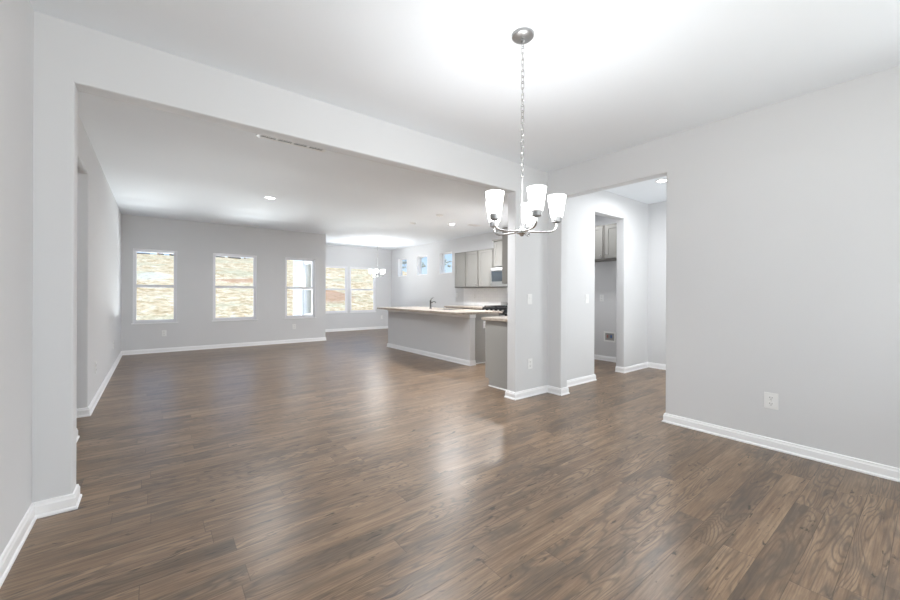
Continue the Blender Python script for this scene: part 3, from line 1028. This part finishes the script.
outlet('white outlet low on the bare dining wall at right', (XR, 0.812, 0.381), RZ, 0.090, 0.127)
outlet('white outlet low on the column below the light switch', (3.545, YS, 0.388), 0)
outlet('white outlet under the left living room window', (0.141, YB, 0.388), 0)
outlet('white outlet under the right living room window', (2.695, YB, 0.394), 0)
outlet('white outlet low on the left wall nearer the hallway opening', (XL, 5.72, 0.390), PI / 2)
outlet('white outlet low on the left wall nearer the back corner', (XL, 7.93, 0.394), PI / 2)
outlet('white outlet on the nook wall right of the window pair', (6.18, YN, 0.40), 0)
outlet('white outlet on the kitchen wall just left of the tile backsplash', (XK, 8.12, 1.175), RZ)
outlet('white outlet on the tile backsplash under the cabinets', (XK - 0.014, 7.35, 1.155), RZ)
outlet('white outlet on the end of the island near the column', (4.605, IY0 + 0.05, 0.676), 0)
outlet('white outlet on the laundry room wall above the washer box', (XK, 3.83, 1.150), RZ)
switch('white light switch on the column above the outlet', (3.535, YS, 1.160), 0)
switch('white light switch on the hall wall beside the laundry doorway', (4.741, YS, 1.158), 0)

# ------------------------------------------------------------------ ceiling fittings
def downlight(x, y, label, power=CAN_POWER, spread=170):
    t = thing('recessed_light', label, 'ceiling light', (x, y, H), 0, 'recessed ceiling lights')
    MB().lathe([(0.060, -0.001), (0.060, -0.006), (0.072, -0.008), (0.086, -0.004), (0.088, -0.001)], n=32, closed=True).build('trim_ring', 'plastic', t, True)
    MB().lathe([(0, -0.0015), (0.0605, -0.0015), (0.0605, -0.004), (0, -0.005)], n=32).build('lens', 'lens', t, True)
    ld = bpy.data.lights.new('downlight', 'AREA')
    ld.shape = 'DISK'
    ld.size = 0.15
    ld.spread = math.radians(spread)
    ld.energy = power
    ld.color = (0.965, 0.98, 1.0)
    lo = bpy.data.objects.new('downlight', ld)
    C.objects.link(lo)
    lo.parent = t
    lo.location = (0, 0, -0.012)
    return t


downlight(1.448, 6.535, 'lit recessed light in the living room ceiling', 16.0)
downlight(5.098, 6.502, 'lit recessed light in the kitchen ceiling above the island aisle', 42.0)
downlight(5.329, 2.258, 'lit recessed light in the hall ceiling at right', 15.0)
downlight(2.55, 3.60, 'added unseen fill light behind the ceiling beam, right of the grille', 20.0, 120)  # extra lamp added out of view to lift the living room
downlight(5.35, 4.95, 'added fill light in the kitchen ceiling hidden by the column', 72.0)  # added lamp, unseen, brightens the kitchen
downlight(-1.80, 4.78, 'added unseen fill light in the side hallway ceiling', 3.5)  # hallway lamp added out of view to lighten the opening
downlight(5.75, 3.70, 'added unseen fill light in the laundry room ceiling', 8.0)  # lamp added above the doorway view to brighten the laundry


def cover(x, y, label):
    t = thing('ceiling_cover', label, 'ceiling cover', (x, y, H), 0, 'round ceiling covers over the island')
    MB().lathe([(0, -0.022), (0.055, -0.022), (0.066, -0.014), (0.070, -0.001), (0, -0.001)], n=28).build('plate', 'plastic', t, True)
    MB().cyl((0, 0, -0.0215), (0, 0, -0.025), 0.006, 8).build('screw', 'nickel', t)
    return t


cover(4.326, 5.910, 'round white ceiling cover nearer the dining opening, left of lit light')
cover(4.369, 6.943, 'round white ceiling cover farther away towards the nook')


def register(x, y, w, d, label, n=8, rotz=0.0):
    t = thing('ceiling_register', label, 'vent', (x, y, H), rotz, 'ceiling air registers')
    fr = MB()
    fr.box(-w / 2, w / 2, -d / 2, -d / 2 + 0.022, -0.008, -0.001, 0.002).box(-w / 2, w / 2, d / 2 - 0.022, d / 2, -0.008, -0.001, 0.002)
    fr.box(-w / 2, -w / 2 + 0.022, -d / 2 + 0.022, d / 2 - 0.022, -0.008, -0.001).box(w / 2 - 0.022, w / 2, -d / 2 + 0.022, d / 2 - 0.022, -0.008, -0.001)
    fr.build('frame', 'plastic', t)
    MB().box(-w / 2 + 0.02, w / 2 - 0.02, -d / 2 + 0.02, d / 2 - 0.02, -0.0025, -0.001).build('duct_opening', 'duct', t)
    lv = MB()
    for i in range(n):
        y0 = -d / 2 + 0.022 + (d - 0.044) * (i + 0.5) / n
        lv.box(-w / 2 + 0.022, w / 2 - 0.022, y0 - 0.0025, y0 + 0.0005, -0.0065, -0.003)
    lv.build('louvres', 'plastic', t)
    return t


register(5.56, 6.30, 0.31, 0.16, 'white ceiling register in the kitchen near the column')
register(1.70, 9.50, 0.31, 0.12, 'white ceiling register close to the living room back wall')
register(5.38, 11.66, 0.31, 0.12, 'white ceiling register close to the nook wall')

rg_ = thing('return_grille', 'long white return air grille just behind the ceiling beam', 'vent', (1.09, 3.868, H))
gw, gd = 0.66, 0.36
f = MB().box(-gw / 2, gw / 2, -gd / 2, -gd / 2 + 0.03, -0.010, -0.001, 0.002).box(-gw / 2, gw / 2, gd / 2 - 0.03, gd / 2, -0.010, -0.001, 0.002)
f.box(-gw / 2, -gw / 2 + 0.03, -gd / 2 + 0.03, gd / 2 - 0.03, -0.010, -0.001).box(gw / 2 - 0.03, gw / 2, -gd / 2 + 0.03, gd / 2 - 0.03, -0.010, -0.001)
f.build('frame', 'plastic', rg_)
MB().box(-gw / 2 + 0.028, gw / 2 - 0.028, -gd / 2 + 0.028, gd / 2 - 0.028, -0.0025, -0.001).build('duct_opening', 'slot', rg_)
for i in range(3):
    xb = -gw / 2 + 0.03 + (gw - 0.06) * (i + 1) / 4
    MB().box(xb - 0.010, xb + 0.010, -gd / 2 + 0.03, gd / 2 - 0.03, -0.0095, -0.003).build('divider', 'plastic', rg_)
lv = MB()
for i in range(7):
    y0 = -gd / 2 + 0.03 + (gd - 0.06) * (i + 0.3) / 7
    lv.box(-gw / 2 + 0.03, gw / 2 - 0.03, y0 - 0.004, y0 + 0.003, -0.0085, -0.004)
lv.build('louvres', 'plastic', rg_)

# ------------------------------------------------------------------ CHANDELIERS
def chandelier(x, y, hub_z, label, shade_mat, power, first_angle, arm_r=0.198):
    t = thing('chandelier', label, 'chandelier', (x, y, H), 0, 'five light chandeliers')
    hz = hub_z - H
    MB().lathe([(0, -0.030), (0.008, -0.030), (0.010, -0.022), (0.056, -0.020), (0.063, -0.014), (0.065, -0.001), (0, -0.001)], n=36).build('canopy', 'canopy', t, True)
    MB().tube([(0, 0.012 * math.cos(a), -0.036 + 0.012 * math.sin(a)) for a in [2 * PI * k / 14 for k in range(14)]], 0.0025, 8, True).build('canopy_loop', 'nickel', t, True)
    rod_top = hz + 0.315
    ch = bpy.data.objects.new('chain', None)
    C.objects.link(ch)
    ch.parent = t
    L0, L1 = -0.040, rod_top + 0.012
    pitch = 0.0335
    n = max(2, int(round((L0 - L1) / pitch)))
    pitch = (L0 - L1) / n
    pts = []
    hl, wr_ = pitch * 0.5 + 0.006 - 0.0, 0.0085
    for k in range(20):
        a = 2 * PI * k / 20
        cx, cz = math.cos(a), math.sin(a)
        pts.append((wr_ * cx, 0, (hl - wr_) * (1 if cz > 0 else -1) * min(1, abs(cz) * 3) + wr_ * cz))
    link0 = MB().tube(pts, 0.0024, 7, True).build('chain_link', 'nickel', ch, True)
    link0.location = (0, 0, L0 - pitch * 0.5)
    for k in range(1, n):
        l = link0.copy()
        C.objects.link(l)
        l.parent = ch
        l.location = (0, 0, L0 - pitch * (k + 0.5))
        l.rotation_euler = (0, 0, (k % 2) * PI / 2 + 0.25 * (k % 3))
    MB().tube([(0, 0.010 * math.cos(a), rod_top + 0.010 + 0.010 * math.sin(a)) for a in [2 * PI * k / 14 for k in range(14)]], 0.0025, 8, True).build('rod_loop', 'nickel', t, True)
    MB().lathe([(0, rod_top), (0.0052, rod_top), (0.0052, hz + 0.03), (0, hz + 0.03)], n=14).build('stem', 'socket', t, True)
    MB().lathe([(0, 0.032), (0.012, 0.032), (0.014, 0.016), (0.032, 0.010), (0.036, 0.0), (0.032, -0.012), (0.014, -0.018), (0.010, -0.026), (0, -0.030)], (0, 0, hz), n=28).build('hub', 'nickel', t, True)
    sock_z = hz + 0.050
    arm = socket = shade = None
    for k in range(5):
        a = first_angle + k * 2 * PI / 5
        if arm is None:
            ap = [(0.028, 0, 0.0), (0.08, 0, -0.004), (0.13, 0, -0.004), (0.165, 0, -0.002), (0.185, 0, 0.006), (0.196, 0, 0.020), (arm_r, 0, 0.034), (arm_r, 0, 0.050)]
            arm = MB().tube(ap, 0.0058, 10).build('arm', 'nickel', t, True)
            socket = MB().lathe([(0, -0.004), (0.012, -0.004), (0.027, 0.002), (0.028, 0.030), (0.024, 0.034), (0, 0.034)], n=24).build('socket', 'socket', t, True)
            shade = MB().lathe([(0.020, 0.0), (0.034, 0.002), (0.0525, 0.122), (0.0503, 0.122), (0.0325, 0.006), (0.020, 0.004)], n=32, closed=True).build('shade', shade_mat, t, True)
            bulb = MB().lathe([(0.012, 0.0), (0.012, 0.018), (0.026, 0.048), (0.028, 0.068), (0.020, 0.082), (0, 0.088)], n=16).build('bulb', 'bulb', shade, True)
            A_, S_, G_ = arm, socket, shade
        else:
            A_, S_, G_ = arm.copy(), socket.copy(), shade.copy()
            for q in (A_, S_, G_):
                C.objects.link(q)
                q.parent = t
            bb = bulb.copy()
            C.objects.link(bb)
            bb.parent = G_
        A_.location = (0, 0, hz)
        A_.rotation_euler = (0, 0, a)
        S_.location = (arm_r * math.cos(a), arm_r * math.sin(a), sock_z)
        G_.location = (arm_r * math.cos(a), arm_r * math.sin(a), sock_z + 0.031)
        ld = bpy.data.lights.new('bulb_light', 'POINT')
        ld.energy = power
        ld.shadow_soft_size = 0.03
        ld.color = (0.965, 0.98, 1.0)
        lo = bpy.data.objects.new('bulb_light', ld)
        C.objects.link(lo)
        lo.parent = G_
        lo.location = (0, 0, 0.100)
    return t


# an arm points straight to the right of the line from the camera to the lamp
dx, dy = 1.694, 1.496
ang = math.atan2(-dx, dy) - 0.0
chandelier(dx, dy, 1.588, 'five light nickel chandelier with lit glass shades hanging in dining room', 'shade', LAMP_POWER, math.atan2(-0.614, 0.789) - math.radians(6))
chandelier(5.145, 10.112, 1.715, 'small distant chandelier with lit glass shades in the nook', 'shade', NOOK_POWER, 0.35)
